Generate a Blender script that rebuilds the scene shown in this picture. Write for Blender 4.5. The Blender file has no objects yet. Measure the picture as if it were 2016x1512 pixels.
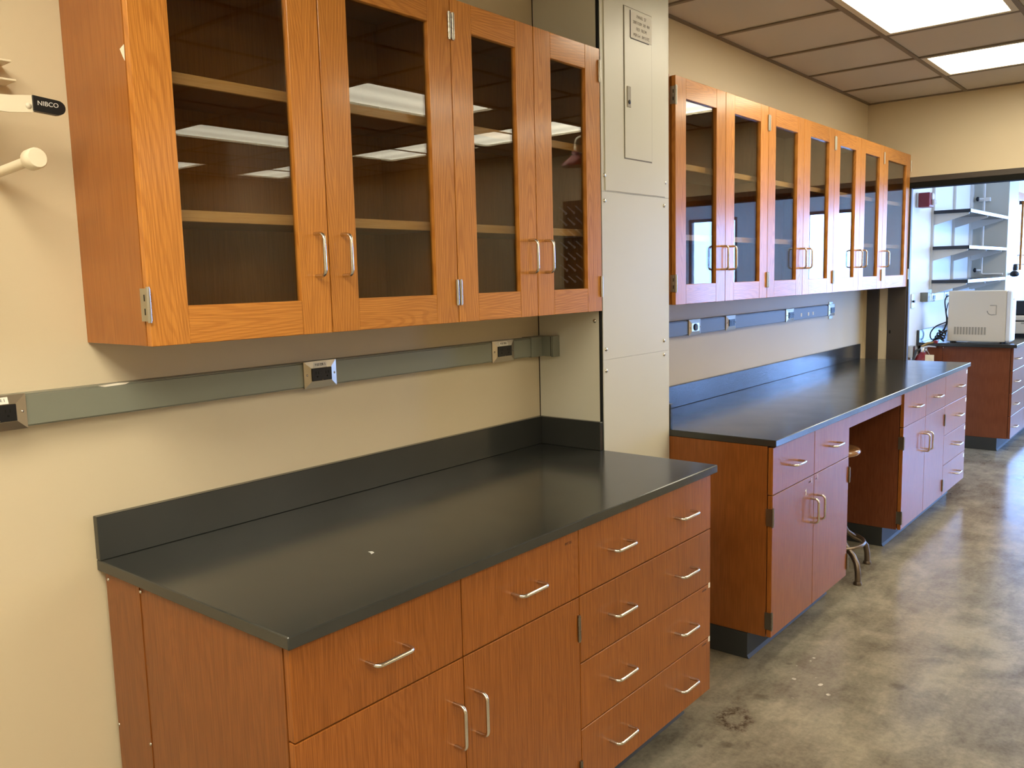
import bpy, math, random
from mathutils import Vector, Matrix
random.seed(7)
R = math.radians
scene = bpy.context.scene
COL = scene.collection

# ------------------------------------------------------------------ camera
cam = bpy.data.objects.new('camera', bpy.data.cameras.new('camera'))
COL.objects.link(cam)
CAM = Vector((-2.6427, -2.0506, 1.56))
yaw, pit, rol = R(50.332), R(-7.0141), R(-1.4182)
fwd = Vector((math.sin(yaw) * math.cos(pit), math.cos(yaw) * math.cos(pit), math.sin(pit)))
rgt = Vector((math.cos(yaw), -math.sin(yaw), 0))
upv = rgt.cross(fwd)
r2 = rgt * math.cos(rol) + upv * math.sin(rol)
u2 = -rgt * math.sin(rol) + upv * math.cos(rol)
cam.matrix_world = Matrix(((r2.x, u2.x, -fwd.x, CAM.x), (r2.y, u2.y, -fwd.y, CAM.y), (r2.z, u2.z, -fwd.z, CAM.z), (0, 0, 0, 1)))
cam.data.sensor_width = 36
cam.data.lens = 1682.82 / 2016 * 36
cam.data.clip_start = 0.02
scene.camera = cam

# ------------------------------------------------------------------ sky, light levels, view
SKY = 54.0
LAMP = 12.5
LAMP_BOOST = 16.5              # raised for unseen fixtures near the photographer and next door, to brighten walls
LAMP_COL = (1.0, 0.91, 0.69, 1)
world = bpy.data.worlds.new('sky'); scene.world = world
world.use_nodes = True
bg = world.node_tree.nodes['Background']
bg.inputs[0].default_value = (0.23, 0.43, 1.0, 1)
bg.inputs[1].default_value = SKY
vs = scene.view_settings
vs.view_transform = 'Standard'; vs.look = 'None'; vs.gamma = 1; vs.use_curve_mapping = False
vs.exposure = 0.0
cy = scene.cycles
cy.use_denoising = True
cy.max_bounces = 12; cy.diffuse_bounces = 5; cy.glossy_bounces = 5; cy.transmission_bounces = 8; cy.transparent_max_bounces = 24
cy.sample_clamp_indirect = 8.0

# ------------------------------------------------------------------ materials
MAT = {}
def new_mat(name):
    m = bpy.data.materials.new(name); m.use_nodes = True; MAT[name] = m
    nt = m.node_tree
    return m, nt, nt.nodes['Principled BSDF'], nt.nodes, nt.links
def plain(name, col, rough=.5, metal=0, spec=.5, emit=None, estr=0, coat=0):
    m, nt, p, N, L = new_mat(name)
    p.inputs['Base Color'].default_value = (*col, 1); p.inputs['Roughness'].default_value = rough
    p.inputs['Metallic'].default_value = metal; p.inputs['Specular IOR Level'].default_value = spec
    p.inputs['Coat Weight'].default_value = coat; p.inputs['Coat Roughness'].default_value = .15
    if emit: p.inputs['Emission Color'].default_value = emit; p.inputs['Emission Strength'].default_value = estr
    return m
def node(N, t, **kw):
    n = N.new(t)
    for k, v in kw.items(): setattr(n, k, v)
    return n
def mathn(N, L, op, a, b=None, c=None):
    n = N.new('ShaderNodeMath'); n.operation = op
    for i, x in enumerate((a, b, c)):
        if x is None: continue
        if isinstance(x, (int, float)): n.inputs[i].default_value = x
        else: L.new(x, n.inputs[i])
    return n.outputs[0]
def coords(N, L, scale, rand=True, kind='Object'):
    tc = N.new('ShaderNodeTexCoord'); out = tc.outputs[kind]
    if rand:
        oi = N.new('ShaderNodeObjectInfo'); mul = mathn(N, L, 'MULTIPLY', oi.outputs['Random'], 23.0)
        cb = N.new('ShaderNodeCombineXYZ')
        for i in range(3): L.new(mul, cb.inputs[i])
        ad = N.new('ShaderNodeVectorMath'); ad.operation = 'ADD'
        L.new(out, ad.inputs[0]); L.new(cb.outputs[0], ad.inputs[1]); out = ad.outputs[0]
    mp = N.new('ShaderNodeMapping'); mp.inputs['Scale'].default_value = scale
    L.new(out, mp.inputs['Vector']); return mp.outputs[0]
def noise(N, L, vec, scale, detail=3, rough=.5, dist=0):
    n = N.new('ShaderNodeTexNoise'); L.new(vec, n.inputs['Vector'])
    n.inputs['Scale'].default_value = scale; n.inputs['Detail'].default_value = detail
    n.inputs['Roughness'].default_value = rough; n.inputs['Distortion'].default_value = dist
    return n.outputs['Fac']
def ramp(N, L, fac, stops):
    r = N.new('ShaderNodeValToRGB'); L.new(fac, r.inputs[0]); e = r.color_ramp.elements
    while len(e) < len(stops): e.new(.5)
    for x, (pos, c) in zip(e, stops):
        x.position = pos; x.color = (*c, 1) if len(c) == 3 else c
    return r.outputs[0]
def mixc(N, L, fac, a, b, mode='MIX'):
    n = N.new('ShaderNodeMix'); n.data_type = 'RGBA'; n.blend_type = mode
    if isinstance(fac, (int, float)): n.inputs[0].default_value = fac
    else: L.new(fac, n.inputs[0])
    for i, x in ((6, a), (7, b)):
        if isinstance(x, tuple): n.inputs[i].default_value = (*x, 1)
        else: L.new(x, n.inputs[i])
    return n.outputs[2]
def bump(N, L, p, h, strength=.2, dist=.001):
    b = N.new('ShaderNodeBump'); b.inputs['Strength'].default_value = strength; b.inputs['Distance'].default_value = dist
    L.new(h, b.inputs['Height']); L.new(b.outputs[0], p.inputs['Normal'])

def oak(name, axis, base, dark, figure=.6, ring=34, rough=.34, pore=.5, wide=1.0, coat=.16, weight=.50):
    m, nt, p, N, L = new_mat(name)
    s_long, s = .13, 1.0
    sc = {'X': (s_long, s, s), 'Y': (s, s_long, s), 'Z': (s, s, s_long)}[axis]
    v = coords(N, L, sc)
    sc2 = {'X': (.018, 1, 1), 'Y': (1, .018, 1), 'Z': (1, 1, .018)}[axis]
    v2 = coords(N, L, sc2)
    fine = noise(N, L, v2, 420, 2, .6)
    # growth rings cut at a slant: nested cathedral arches along the grain
    plain_v = coords(N, L, (1, 1, 1)); sp = N.new('ShaderNodeSeparateXYZ'); L.new(plain_v, sp.inputs[0])
    al_, ac_ = {'X': (0, 2), 'Y': (1, 0), 'Z': (2, 0)}[axis]
    n1 = noise(N, L, v, 7.0 * wide, 2.0, .5, .2)
    xx = mathn(N, L, 'SUBTRACT', mathn(N, L, 'PINGPONG', mathn(N, L, 'MULTIPLY_ADD', n1, .10, sp.outputs[ac_]), .17), .085)
    rr = mathn(N, L, 'SQRT', mathn(N, L, 'MULTIPLY_ADD', xx, xx, .00025))
    rr = mathn(N, L, 'MULTIPLY_ADD', sp.outputs[al_], .085, rr)
    rr = mathn(N, L, 'MULTIPLY_ADD', n1, .11, rr)
    ph = mathn(N, L, 'SINE', mathn(N, L, 'MULTIPLY_ADD', fine, 2.6, mathn(N, L, 'MULTIPLY', rr, float(ring * 30))))
    bands = ramp(N, L, mathn(N, L, 'MULTIPLY_ADD', ph, .5, .5), [(0, (0, 0, 0)), (.55, (.06, .06, .06)), (.9, (1, 1, 1))])
    pores = ramp(N, L, fine, [(.42, (1, 1, 1)), (.62, (0, 0, 0))])
    blotch = noise(N, L, v, 2.2, 2, .5)
    c = mixc(N, L, mathn(N, L, 'MULTIPLY', bands, figure), base, dark)
    pd = N.new('ShaderNodeMath'); pd.operation = 'MULTIPLY'; L.new(pores, pd.inputs[0]); pd.inputs[1].default_value = pore
    c = mixc(N, L, pd.outputs[0], tuple(x * .72 for x in dark), c) if False else mixc(N, L, mathn(N, L, 'MULTIPLY', mathn(N, L, 'SUBTRACT', 1.0, pores), pore), c, tuple(x * .8 for x in dark))
    hv = N.new('ShaderNodeHueSaturation'); L.new(c, hv.inputs['Color'])
    oi = N.new('ShaderNodeObjectInfo')
    val = mathn(N, L, 'ADD', mathn(N, L, 'MULTIPLY_ADD', oi.outputs['Random'], .14, .93), mathn(N, L, 'MULTIPLY_ADD', blotch, .24, -.12))
    L.new(val, hv.inputs['Value']); L.new(hv.outputs[0], p.inputs['Base Color'])
    p.inputs['Roughness'].default_value = rough; p.inputs['Specular IOR Level'].default_value = .12; p.inputs['Coat Weight'].default_value = weight; p.inputs['Coat Roughness'].default_value = coat
    bump(N, L, p, pores, .10, .0006)
    return m
OB, OD = (.60, .245, .045), (.40, .135, .020)
oak('oak_upright', 'Z', OB, OD, .48, 24, .36, .50)
oak('oak_crosswise', 'X', OB, OD, .48, 26, .36, .50)
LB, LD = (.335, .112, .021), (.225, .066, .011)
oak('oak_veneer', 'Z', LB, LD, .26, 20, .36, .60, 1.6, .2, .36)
oak('oak_case', 'Z', (.36, .130, .025), (.26, .080, .013), .22, 14, .40, .40, 1.4)
oak('oak_lightened_edge', 'X', (.84, .46, .18), (.72, .34, .11), .2, 12, .4, .3)  # lightened so the shelf fronts look lit behind the tinted glass
oak('oak_red_veneer', 'Z', (.19, .060, .026), (.13, .036, .015), .22, 14, .36, .5, 1.6)
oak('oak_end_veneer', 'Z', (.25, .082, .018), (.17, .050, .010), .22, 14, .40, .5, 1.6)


def paint(name, col, rough=.55, var=.04, bumps=.12, scale=160):
    m, nt, p, N, L = new_mat(name)
    v = coords(N, L, (1, 1, 1), rand=False)
    a = noise(N, L, v, 1.7, 3); c = mixc(N, L, a, tuple(x * (1 - var) for x in col), tuple(min(1, x * (1 + var)) for x in col))
    L.new(c, p.inputs['Base Color']); p.inputs['Roughness'].default_value = rough
    bump(N, L, p, noise(N, L, v, scale, 2), bumps, .0008)
    return m
paint('wall_paint', (.64, .545, .385), .5)
paint('pillar_paint', (.61, .59, .50), .42, .03, .04)
paint('panel_paint', (.60, .575, .475), .38, .02, .03)
paint('white_wall_paint', (.80, .765, .69), .5)
paint('ceiling_tile', (.56, .52, .47), .9, .05, .5, 420)
plain('ceiling_tee', (.20, .162, .118), .6)
plain('dark_gap', (.012, .012, .011), .9, 0, .1)
plain('bronze_frame', (.052, .042, .036), .42)
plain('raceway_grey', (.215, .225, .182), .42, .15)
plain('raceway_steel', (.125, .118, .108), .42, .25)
plain('stainless', (.62, .60, .56), .27, 1.0)
plain('plate_steel', (.50, .45, .375), .28, 1.0)
plain('nickel', (.66, .63, .58), .22, 1.0)
plain('hinge_bronze', (.26, .235, .20), .35, 1.0)
plain('hinge_steel', (.50, .48, .42), .32, 1.0)
plain('black_plastic', (.008, .008, .010), .38, 0, .35)
plain('black_rubber', (.022, .025, .026), .55)
plain('white_pipe_paint', (.78, .70, .55), .45)
plain('brass', (.42, .27, .10), .35, 1.0)
plain('paper_white', (.80, .77, .70), .6)
plain('ink', (.025, .022, .02), .6)
plain('ink_faint', (.20, .17, .13), .6)
plain('lettering_white', (.62, .62, .62), .6)
plain('lettering_brown', (.10, .035, .015), .6)
plain('tape_scrap', (.85, .80, .68), .7)
plain('red_enamel', (.20, .008, .010), .3)
plain('beige_plastic', (.72, .64, .51), .5)
plain('vent_slot', (.36, .32, .25), .6)
plain('white_plastic', (.82, .82, .80), .35)
plain('screen_black', (.008, .008, .010), .12)
plain('stool_wood', (.30, .13, .045), .2, 0, .5, coat=.6)
plain('stool_bronze', (.17, .13, .10), .32, .85)
plain('shelf_black', (.018, .020, .024), .22)
plain('shelf_paint', (.74, .70, .62), .4)
plain('tag_cream', (.78, .66, .45), .6)
plain('lamp_frame', (.70, .64, .52), .5)
plain('clear_strobe', (.85, .85, .85), .1)

def lens_mat(name, LAMP):
    m, nt, p, N, L = new_mat(name)
    p.inputs['Base Color'].default_value = (.8, .8, .8, 1)
    p.inputs['Emission Color'].default_value = LAMP_COL; p.inputs['Emission Strength'].default_value = LAMP
    tc = N.new('ShaderNodeTexCoord'); sep = N.new('ShaderNodeSeparateXYZ'); L.new(tc.outputs['Object'], sep.inputs[0])
    # the tubes behind the lens show as soft brighter bands along the fixture's length (local X)
    w = mathn(N, L, 'COSINE', mathn(N, L, 'MULTIPLY', sep.outputs['Y'], 2 * math.pi / .28))
    L.new(mathn(N, L, 'MULTIPLY_ADD', w, LAMP * .16, LAMP), p.inputs['Emission Strength'])
lens_mat('light_lens', LAMP); lens_mat('light_lens_boost', LAMP_BOOST)

def epoxy():
    m, nt, p, N, L = new_mat('black_epoxy')
    v = coords(N, L, (1, 1, 1), rand=False)
    wear = noise(N, L, v, 5, 4, .6)
    c = mixc(N, L, wear, (.026, .028, .027), (.034, .036, .034))
    L.new(c, p.inputs['Base Color'])
    L.new(mathn(N, L, 'MULTIPLY_ADD', wear, .10, .13), p.inputs['Roughness'])
    p.inputs['Specular IOR Level'].default_value = .6
epoxy()

def glass():
    m, nt, p, N, L = new_mat('tinted_glass')
    N.remove(p); out = N['Material Output']
    geo = N.new('ShaderNodeNewGeometry'); fr = N.new('ShaderNodeFresnel')
    L.new(mathn(N, L, 'MULTIPLY_ADD', geo.outputs['Backfacing'], 1 / 1.32 - 1.32, 1.32), fr.inputs['IOR'])
    tr = N.new('ShaderNodeBsdfTransparent'); tr.inputs[0].default_value = (.78, .79, .77, 1)  # grey tint darkens the cabinet interiors in place of real shade
    gl = N.new('ShaderNodeBsdfGlossy'); gl.inputs['Roughness'].default_value = 0.0; gl.inputs[0].default_value = (1, 1, 1, 1)
    mx = N.new('ShaderNodeMixShader'); L.new(fr.outputs[0], mx.inputs[0]); L.new(tr.outputs[0], mx.inputs[1]); L.new(gl.outputs[0], mx.inputs[2])
    L.new(mx.outputs[0], out.inputs['Surface'])
glass()

def concrete():
    m, nt, p, N, L = new_mat('polished_concrete')
    tc = N.new('ShaderNodeTexCoord'); P = tc.outputs['Object']
    def mp(scale, loc=(0, 0, 0), rot=0):
        q = N.new('ShaderNodeMapping'); q.inputs['Scale'].default_value = scale; q.inputs['Location'].default_value = loc; q.inputs['Rotation'].default_value = (0, 0, rot)
        L.new(P, q.inputs[0]); return q.outputs[0]
    a = noise(N, L, mp((1, 1, 1)), 1.9, 6, .62, .5)
    b = noise(N, L, mp((1, 1, 1), (3, 7, 0)), 7, 5, .62, .6)
    c = noise(N, L, mp((1.2, 6, 1), (0, 0, 0), R(35)), 3, 4, .6, .4)
    mixv = mathn(N, L, 'ADD', mathn(N, L, 'MULTIPLY', a, .55), mathn(N, L, 'ADD', mathn(N, L, 'MULTIPLY', b, .27), mathn(N, L, 'MULTIPLY', c, .18)))
    col = ramp(N, L, mixv, [(.40, (.120, .104, .078)), (.50, (.235, .208, .160)), (.59, (.36, .32, .24))])
    fine = noise(N, L, mp((1, 1, 1)), 60, 4, .7)
    col = mixc(N, L, .25, col, ramp(N, L, fine, [(.3, (.11, .095, .073)), (.7, (.40, .36, .275))]))
    sep = N.new('ShaderNodeSeparateXYZ'); L.new(P, sep.inputs[0]); X, Y = sep.outputs[0], sep.outputs[1]
    wob = noise(N, L, mp((1, 1, 1)), 22, 4, .7)
    wobs = mathn(N, L, 'MULTIPLY_ADD', wob, .10, -.05)
    def dist(x, y, sx=1, sy=1, ang=0):
        dx = mathn(N, L, 'SUBTRACT', X, x); dy = mathn(N, L, 'SUBTRACT', Y, y)
        ca, sa = math.cos(ang), math.sin(ang)
        u = mathn(N, L, 'ADD', mathn(N, L, 'MULTIPLY', dx, ca / sx), mathn(N, L, 'MULTIPLY', dy, sa / sx))
        w = mathn(N, L, 'ADD', mathn(N, L, 'MULTIPLY', dx, -sa / sy), mathn(N, L, 'MULTIPLY', dy, ca / sy))
        return mathn(N, L, 'SQRT', mathn(N, L, 'ADD', mathn(N, L, 'MULTIPLY', u, u), mathn(N, L, 'MULTIPLY', w, w))), u, w
    # spalled patch: rough dark ring
    d, _, _ = dist(.03, -.815, 1.1, .8, .3)
    d = mathn(N, L, 'ADD', d, wobs)
    ringm = ramp(N, L, d, [(.028, (.25, .25, .25)), (.045, (1, 1, 1)), (.066, (.75, .75, .75)), (.085, (0, 0, 0))])
    speck = ramp(N, L, noise(N, L, mp((1, 1, 1)), 55, 5, .75), [(.42, (.1, .1, .1)), (.58, (1, 1, 1))])
    col = mixc(N, L, mathn(N, L, 'MULTIPLY', mathn(N, L, 'MULTIPLY', ringm, speck), 1.0), col, (.055, .035, .022))
    # oil spots
    for (x, y, r) in ((.235, -.828, .026), (-.14, -.865, .024), (-.20, -.80, .012), (.56, -.80, .012), (.62, -1.2, .03)):
        d, _, _ = dist(x, y); d = mathn(N, L, 'ADD', d, mathn(N, L, 'MULTIPLY', wobs, .4))
        col = mixc(N, L, mathn(N, L, 'MULTIPLY', ramp(N, L, d, [(r * .5, (1, 1, 1)), (r * 1.15, (0, 0, 0))]), .55), col, (.075, .068, .05))
    # paint drips
    vo = N.new('ShaderNodeTexVoronoi'); vo.inputs['Scale'].default_value = 26; L.new(mp((1, 1, 1)), vo.inputs['Vector'])
    drops = ramp(N, L, mathn(N, L, 'ADD', vo.outputs['Distance'], mathn(N, L, 'MULTIPLY', wobs, 1.2)), [(.19, (1, 1, 1)), (.23, (0, 0, 0))])
    keep = mathn(N, L, 'GREATER_THAN', mathn(N, L, 'FRACT', mathn(N, L, 'MULTIPLY', vo.outputs['Color'], 7.3)), .25)
    d, _, _ = dist(.50, -.93, 1.5, .55, .25); d = mathn(N, L, 'ADD', d, mathn(N, L, 'MULTIPLY', wobs, 2))
    zone = ramp(N, L, d, [(.11, (1, 1, 1)), (.17, (0, 0, 0))])
    col = mixc(N, L, mathn(N, L, 'MULTIPLY', mathn(N, L, 'MULTIPLY', drops, keep), zone), col, (.62, .58, .50))
    # curved pale scuffs
    for (x, y, r0, lo, wdt, f) in ((1.62, -.90, .80, -.35, .024, .25), (2.4, -1.1, 1.1, -.5, .03, .25), (.5, -1.6, .75, .2, .02, .2)):
        d, u, w = dist(x, y)
        arc = mathn(N, L, 'ABSOLUTE', mathn(N, L, 'SUBTRACT', mathn(N, L, 'ADD', d, mathn(N, L, 'MULTIPLY', wobs, .25)), r0 * .62))
        am = ramp(N, L, arc, [(wdt * .5, (1, 1, 1)), (wdt * 1.2, (0, 0, 0))])
        side = ramp(N, L, mathn(N, L, 'MULTIPLY_ADD', w, -1.0, lo), [(0, (0, 0, 0)), (.06, (1, 1, 1))])
        side2 = ramp(N, L, mathn(N, L, 'MULTIPLY_ADD', u, -1.0, .02), [(0, (0, 0, 0)), (.08, (1, 1, 1))])
        col = mixc(N, L, mathn(N, L, 'MULTIPLY', mathn(N, L, 'MULTIPLY', am, mathn(N, L, 'MULTIPLY', side, side2)), f), col, (.40, .37, .30))
    L.new(col, p.inputs['Base Color'])
    L.new(mathn(N, L, 'MULTIPLY_ADD', b, .22, .10), p.inputs['Roughness'])
    p.inputs['Specular IOR Level'].default_value = .55
    bump(N, L, p, a, .05, .004)
concrete()

# ------------------------------------------------------------------ mesh helpers
class MB:
    def __init__(s): s.v, s.f, s.m, s.sm = [], [], [], []
    def add(s, verts, faces, m=0, smooth=False):
        o = len(s.v); s.v += [tuple(v) for v in verts]
        for f in faces: s.f.append(tuple(i + o for i in f)); s.m.append(m); s.sm.append(smooth)
        return s
    def box(s, x0, x1, y0, y1, z0, z1, m=0, b=0.0):
        if x0 > x1: x0, x1 = x1, x0
        if y0 > y1: y0, y1 = y1, y0
        if z0 > z1: z0, z1 = z1, z0
        if b <= 0:
            return s.add([(x, y, z) for z in (z0, z1) for y in (y0, y1) for x in (x0, x1)],
                         [(0, 2, 3, 1), (4, 5, 7, 6), (0, 1, 5, 4), (2, 6, 7, 3), (0, 4, 6, 2), (1, 3, 7, 5)], m)
        b = min(b, (x1 - x0) * .45, (y1 - y0) * .45, (z1 - z0) * .45)
        V = []; idx = {}
        for k in (0, 1):
            for j in (0, 1):
                for i in (0, 1):
                    X, Y, Z = (x0, x1)[i], (y0, y1)[j], (z0, z1)[k]
                    dx, dy, dz = (b, -b)[i], (b, -b)[j], (b, -b)[k]
                    idx[i, j, k] = len(V)
                    V += [(X, Y + dy, Z + dz), (X + dx, Y, Z + dz), (X + dx, Y + dy, Z)]
        F = []
        c = idx
        F.append([c[0,0,0], c[0,0,1], c[0,1,1], c[0,1,0]]); F.append([c[1,0,0], c[1,1,0], c[1,1,1], c[1,0,1]])
        F.append([c[0,0,0]+1, c[1,0,0]+1, c[1,0,1]+1, c[0,0,1]+1]); F.append([c[0,1,0]+1, c[0,1,1]+1, c[1,1,1]+1, c[1,1,0]+1])
        F.append([c[0,0,0]+2, c[0,1,0]+2, c[1,1,0]+2, c[1,0,0]+2]); F.append([c[0,0,1]+2, c[1,0,1]+2, c[1,1,1]+2, c[0,1,1]+2])
        for j in (0, 1):
            for k in (0, 1):
                q = [c[0,j,k]+1, c[1,j,k]+1, c[1,j,k]+2, c[0,j,k]+2]; F.append(q if (j == k) == False else q[::-1])
        for i in (0, 1):
            for k in (0, 1):
                q = [c[i,0,k], c[i,1,k], c[i,1,k]+2, c[i,0,k]+2]; F.append(q if (i == k) else q[::-1])
        for i in (0, 1):
            for j in (0, 1):
                q = [c[i,j,0], c[i,j,1], c[i,j,1]+1, c[i,j,0]+1]; F.append(q if (i != j) else q[::-1])
        for i in (0, 1):
            for j in (0, 1):
                for k in (0, 1):
                    a = c[i,j,k]; q = [a, a+1, a+2]; F.append(q if (i + j + k) % 2 else q[::-1])
        return s.add(V, F, m)
    def tube(s, path, r, seg=10, m=0, caps=True, closed=False):
        P = [Vector(p) for p in path]; n = len(P)
        rad = r if isinstance(r, (list, tuple)) else [r] * n
        T = []
        for i in range(n):
            a = P[(i - 1) % n] if (closed or i > 0) else P[i]; b = P[(i + 1) % n] if (closed or i < n - 1) else P[i]
            T.append((b - a).normalized())
        up = Vector((0, 0, 1)) if abs(T[0].z) < .9 else Vector((1, 0, 0))
        u = T[0].cross(up).normalized(); V = []
        for i in range(n):
            u = (u - T[i] * u.dot(T[i])).normalized(); w = T[i].cross(u)
            for k in range(seg):
                a = 2 * math.pi * k / seg
                V.append(P[i] + (u * math.cos(a) + w * math.sin(a)) * rad[i])
        F = []
        for i in range(n if closed else n - 1):
            i2 = (i + 1) % n
            for k in range(seg):
                k2 = (k + 1) % seg
                F.append((i * seg + k, i * seg + k2, i2 * seg + k2, i2 * seg + k))
        s.add(V, F, m, True)
        if caps and not closed:
            s.add(V[:seg], [tuple(range(seg))[::-1]], m); s.add(V[-seg:], [tuple(range(seg))], m)
        return s
    def lathe(s, prof, c=(0, 0, 0), axis='Z', seg=20, m=0, smooth=True):
        V = []; c = Vector(c)
        for (r, h) in prof:
            for k in range(seg):
                a = 2 * math.pi * k / seg; p = (r * math.cos(a), r * math.sin(a), h)
                if axis == 'Y': p = (p[0], -p[2], p[1])     # height runs towards -Y
                if axis == 'X': p = (p[2], p[0], p[1])
                V.append(c + Vector(p))
        F = []
        for i in range(len(prof) - 1):
            for k in range(seg):
                k2 = (k + 1) % seg; F.append((i * seg + k, i * seg + k2, (i + 1) * seg + k2, (i + 1) * seg + k))
        s.add(V, F, m, smooth)
        n = len(prof)
        if prof[0][0] > 1e-5: s.add(V[:seg], [tuple(range(seg))[::-1]], m)
        if prof[-1][0] > 1e-5: s.add(V[(n - 1) * seg:], [tuple(range(seg))], m)
        return s
    def prism(s, poly, axis, a0, a1, m=0):
        def pt(p, a): return {'X': (a, p[0], p[1]), 'Y': (p[0], a, p[1]), 'Z': (p[0], p[1], a)}[axis]
        n = len(poly); V = [pt(p, a0) for p in poly] + [pt(p, a1) for p in poly]
        F = [tuple(range(n)), tuple(range(n, 2 * n))[::-1]] + [(i, n + i, n + (i + 1) % n, (i + 1) % n) for i in range(n)]
        return s.add(V, F, m)
    def mesh(s, name, mats, org=(0, 0, 0)):
        me = bpy.data.meshes.new(name); o = Vector(org)
        me.from_pydata([tuple(Vector(v) - o) for v in s.v], [], s.f)
        for x in mats: me.materials.append(MAT[x])
        me.polygons.foreach_set('material_index', s.m); me.polygons.foreach_set('use_smooth', s.sm)
        me.update()
        import bmesh
        bm = bmesh.new(); bm.from_mesh(me); bmesh.ops.recalc_face_normals(bm, faces=bm.faces); bm.to_mesh(me); bm.free()
        return me
    def center(s):
        xs, ys, zs = zip(*s.v); return Vector(((min(xs) + max(xs)) / 2, (min(ys) + max(ys)) / 2, (min(zs) + max(zs)) / 2))
WORLD = {}
def link(name, data, loc, parent=None, rot=None):
    o = bpy.data.objects.new(name, data); COL.objects.link(o); loc = Vector(loc); WORLD[o.name] = loc
    if parent is not None:
        o.parent = parent; o.location = loc - WORLD[parent.name]
    else: o.location = loc
    if rot: o.rotation_euler = rot
    return o
def part(name, mb, mats, parent=None, label=None, org=None):
    if isinstance(mats, str): mats = [mats]
    org = mb.center() if org is None else Vector(org)
    o = link(name, mb.mesh(name, mats, org), org, parent)
    if label: o['label'] = label
    return o
def tag(o, label, cat, group=None):
    o['label'] = label; o['category'] = cat
    if group: o['group'] = group
    return o
def thing(name, label, cat, loc, group=None):
    return tag(link(name, None, loc), label, cat, group)
def struct(name, mb, mats, label=None):
    o = part(name, mb, mats, None, label, (0, 0, 0)); o['kind'] = 'structure'; return o
def box(*a, **k): return MB().box(*a, **k)
def text(name, body, size, loc, mat, parent, rot=(R(90), 0, 0), align='CENTER', squeeze=1.0):
    cu = bpy.data.curves.new(name, 'FONT'); cu.body = body; cu.size = size; cu.align_x = align; cu.align_y = 'CENTER'; cu.extrude = .0002
    tmp = bpy.data.objects.new(name + '_tmp', cu); COL.objects.link(tmp)
    bpy.context.view_layer.update()
    me = bpy.data.meshes.new_from_object(tmp.evaluated_get(bpy.context.evaluated_depsgraph_get()))
    bpy.data.objects.remove(tmp); me.materials.clear(); me.materials.append(MAT[mat])
    if squeeze != 1.0:
        for v in me.vertices: v.co.x *= squeeze
    return link(name, me, loc, parent, rot)
def arc(cx, cy, r, a0, a1, n):
    return [(cx + r * math.cos(a0 + (a1 - a0) * i / n), cy + r * math.sin(a0 + (a1 - a0) * i / n)) for i in range(n + 1)]

# shared small parts -------------------------------------------------
def pull_mesh(mat, ctc=.104, proj=.036, r=.0048, cr=.014):
    h = ctc / 2
    path = [(-h, .001, 0), (-h, -proj + cr, 0)] + [(-h + cr - cr * math.cos(a), -proj + cr - cr * math.sin(a), 0) for a in [R(x) for x in (20, 45, 70)]]
    path += [(-h + cr, -proj, 0), (h - cr, -proj, 0)] + [(h - cr + cr * math.sin(a), -proj + cr - cr * math.cos(a), 0) for a in [R(x) for x in (20, 45, 70)]]
    path += [(h, -proj + cr, 0), (h, .001, 0)]
    mb = MB().tube(path, r, 10)
    return mb.mesh('pull_handle', [mat])
PULL = pull_mesh('nickel')
def pull(x, y, z, parent, vertical=False):
    return link('pull_handle', PULL, (x, y, z), parent, (0, R(90), 0) if vertical else None)
def hinge_mesh(side):
    # five-knuckle institutional hinge: barrel in front of the joint, leaf wrapping the door edge
    mb = MB(); h = .035; k = 2 * h / 5
    for i in range(5): mb.lathe([(.0054, -h + i * k + .0006), (.0054, -h + (i + 1) * k - .0006)], (0, -.0035, 0), 'Z', 10)
    mb.lathe([(.0042, -h - .003), (.0042, h + .003)], (0, -.0035, 0), 'Z', 8)
    s = -1 if side == 'L' else 1
    return mb, h
def hinge_for(parent, x, yf, z, side, wrap, mat='hinge_steel', slots=True):
    mb, h = hinge_mesh(side)
    s = -1 if side == 'L' else 1
    if wrap:                       # exposed end of a run: the leaf covers the door edge
        mb.box(s * .0005, s * .0035, -.004, .024, -h, h)
        if slots: mb.box(s * .0030, s * .0038, .005, .009, -h * .62, -h * .22, m=1); mb.box(s * .0030, s * .0038, .005, .009, h * .22, h * .62, m=1)
    else:
        mb.box(-.0006, .0006, -.004, .012, -h, h)
    key = ('hinge', side, wrap, mat)
    if key not in WORLD: WORLD[key] = mb.mesh('hinge', [mat, 'dark_gap'])
    return link('hinge', WORLD[key], (x + (s * .001 if wrap else -s * .0075), yf, z), parent)

# ------------------------------------------------------------------ the room
XE, CZ = 3.951, 2.747          # end wall plane, ceiling height
XW, YR = -4.6, -7.1            # back and right walls
XF = 11.0                      # far wall of the next room
struct('floor', box(XW - .2, XF + .3, YR - .2, .25, -.12, 0), 'polished_concrete')
struct('wall_left', box(XW - .1, XE + .15, 0, .14, 0, CZ + .35), 'wall_paint')
struct('wall_next_left', box(XE + .15, XF + .1, .004, .14, 0, CZ + .35), 'white_wall_paint')
struct('wall_back', box(XW - .15, XW, YR - .1, 0, 0, CZ + .35), 'wall_paint')
struct('wall_right', box(XW - .1, XE + .15, YR - .14, YR, 0, CZ + .35), 'wall_paint')
RX0, RX1, RZA, RZB = 5.0, 9.6, .9, 2.5
wr = MB(); wr.box(XE + .15, RX0, YR - .2, YR, 0, CZ + .35); wr.box(RX1, XF + .1, YR - .2, YR, 0, CZ + .35)
wr.box(RX0, RX1, YR - .2, YR, 0, RZA); wr.box(RX0, RX1, YR - .2, YR, RZB, CZ + .35)
struct('wall_next_right', wr, 'white_wall_paint')
fr = MB()
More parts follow.
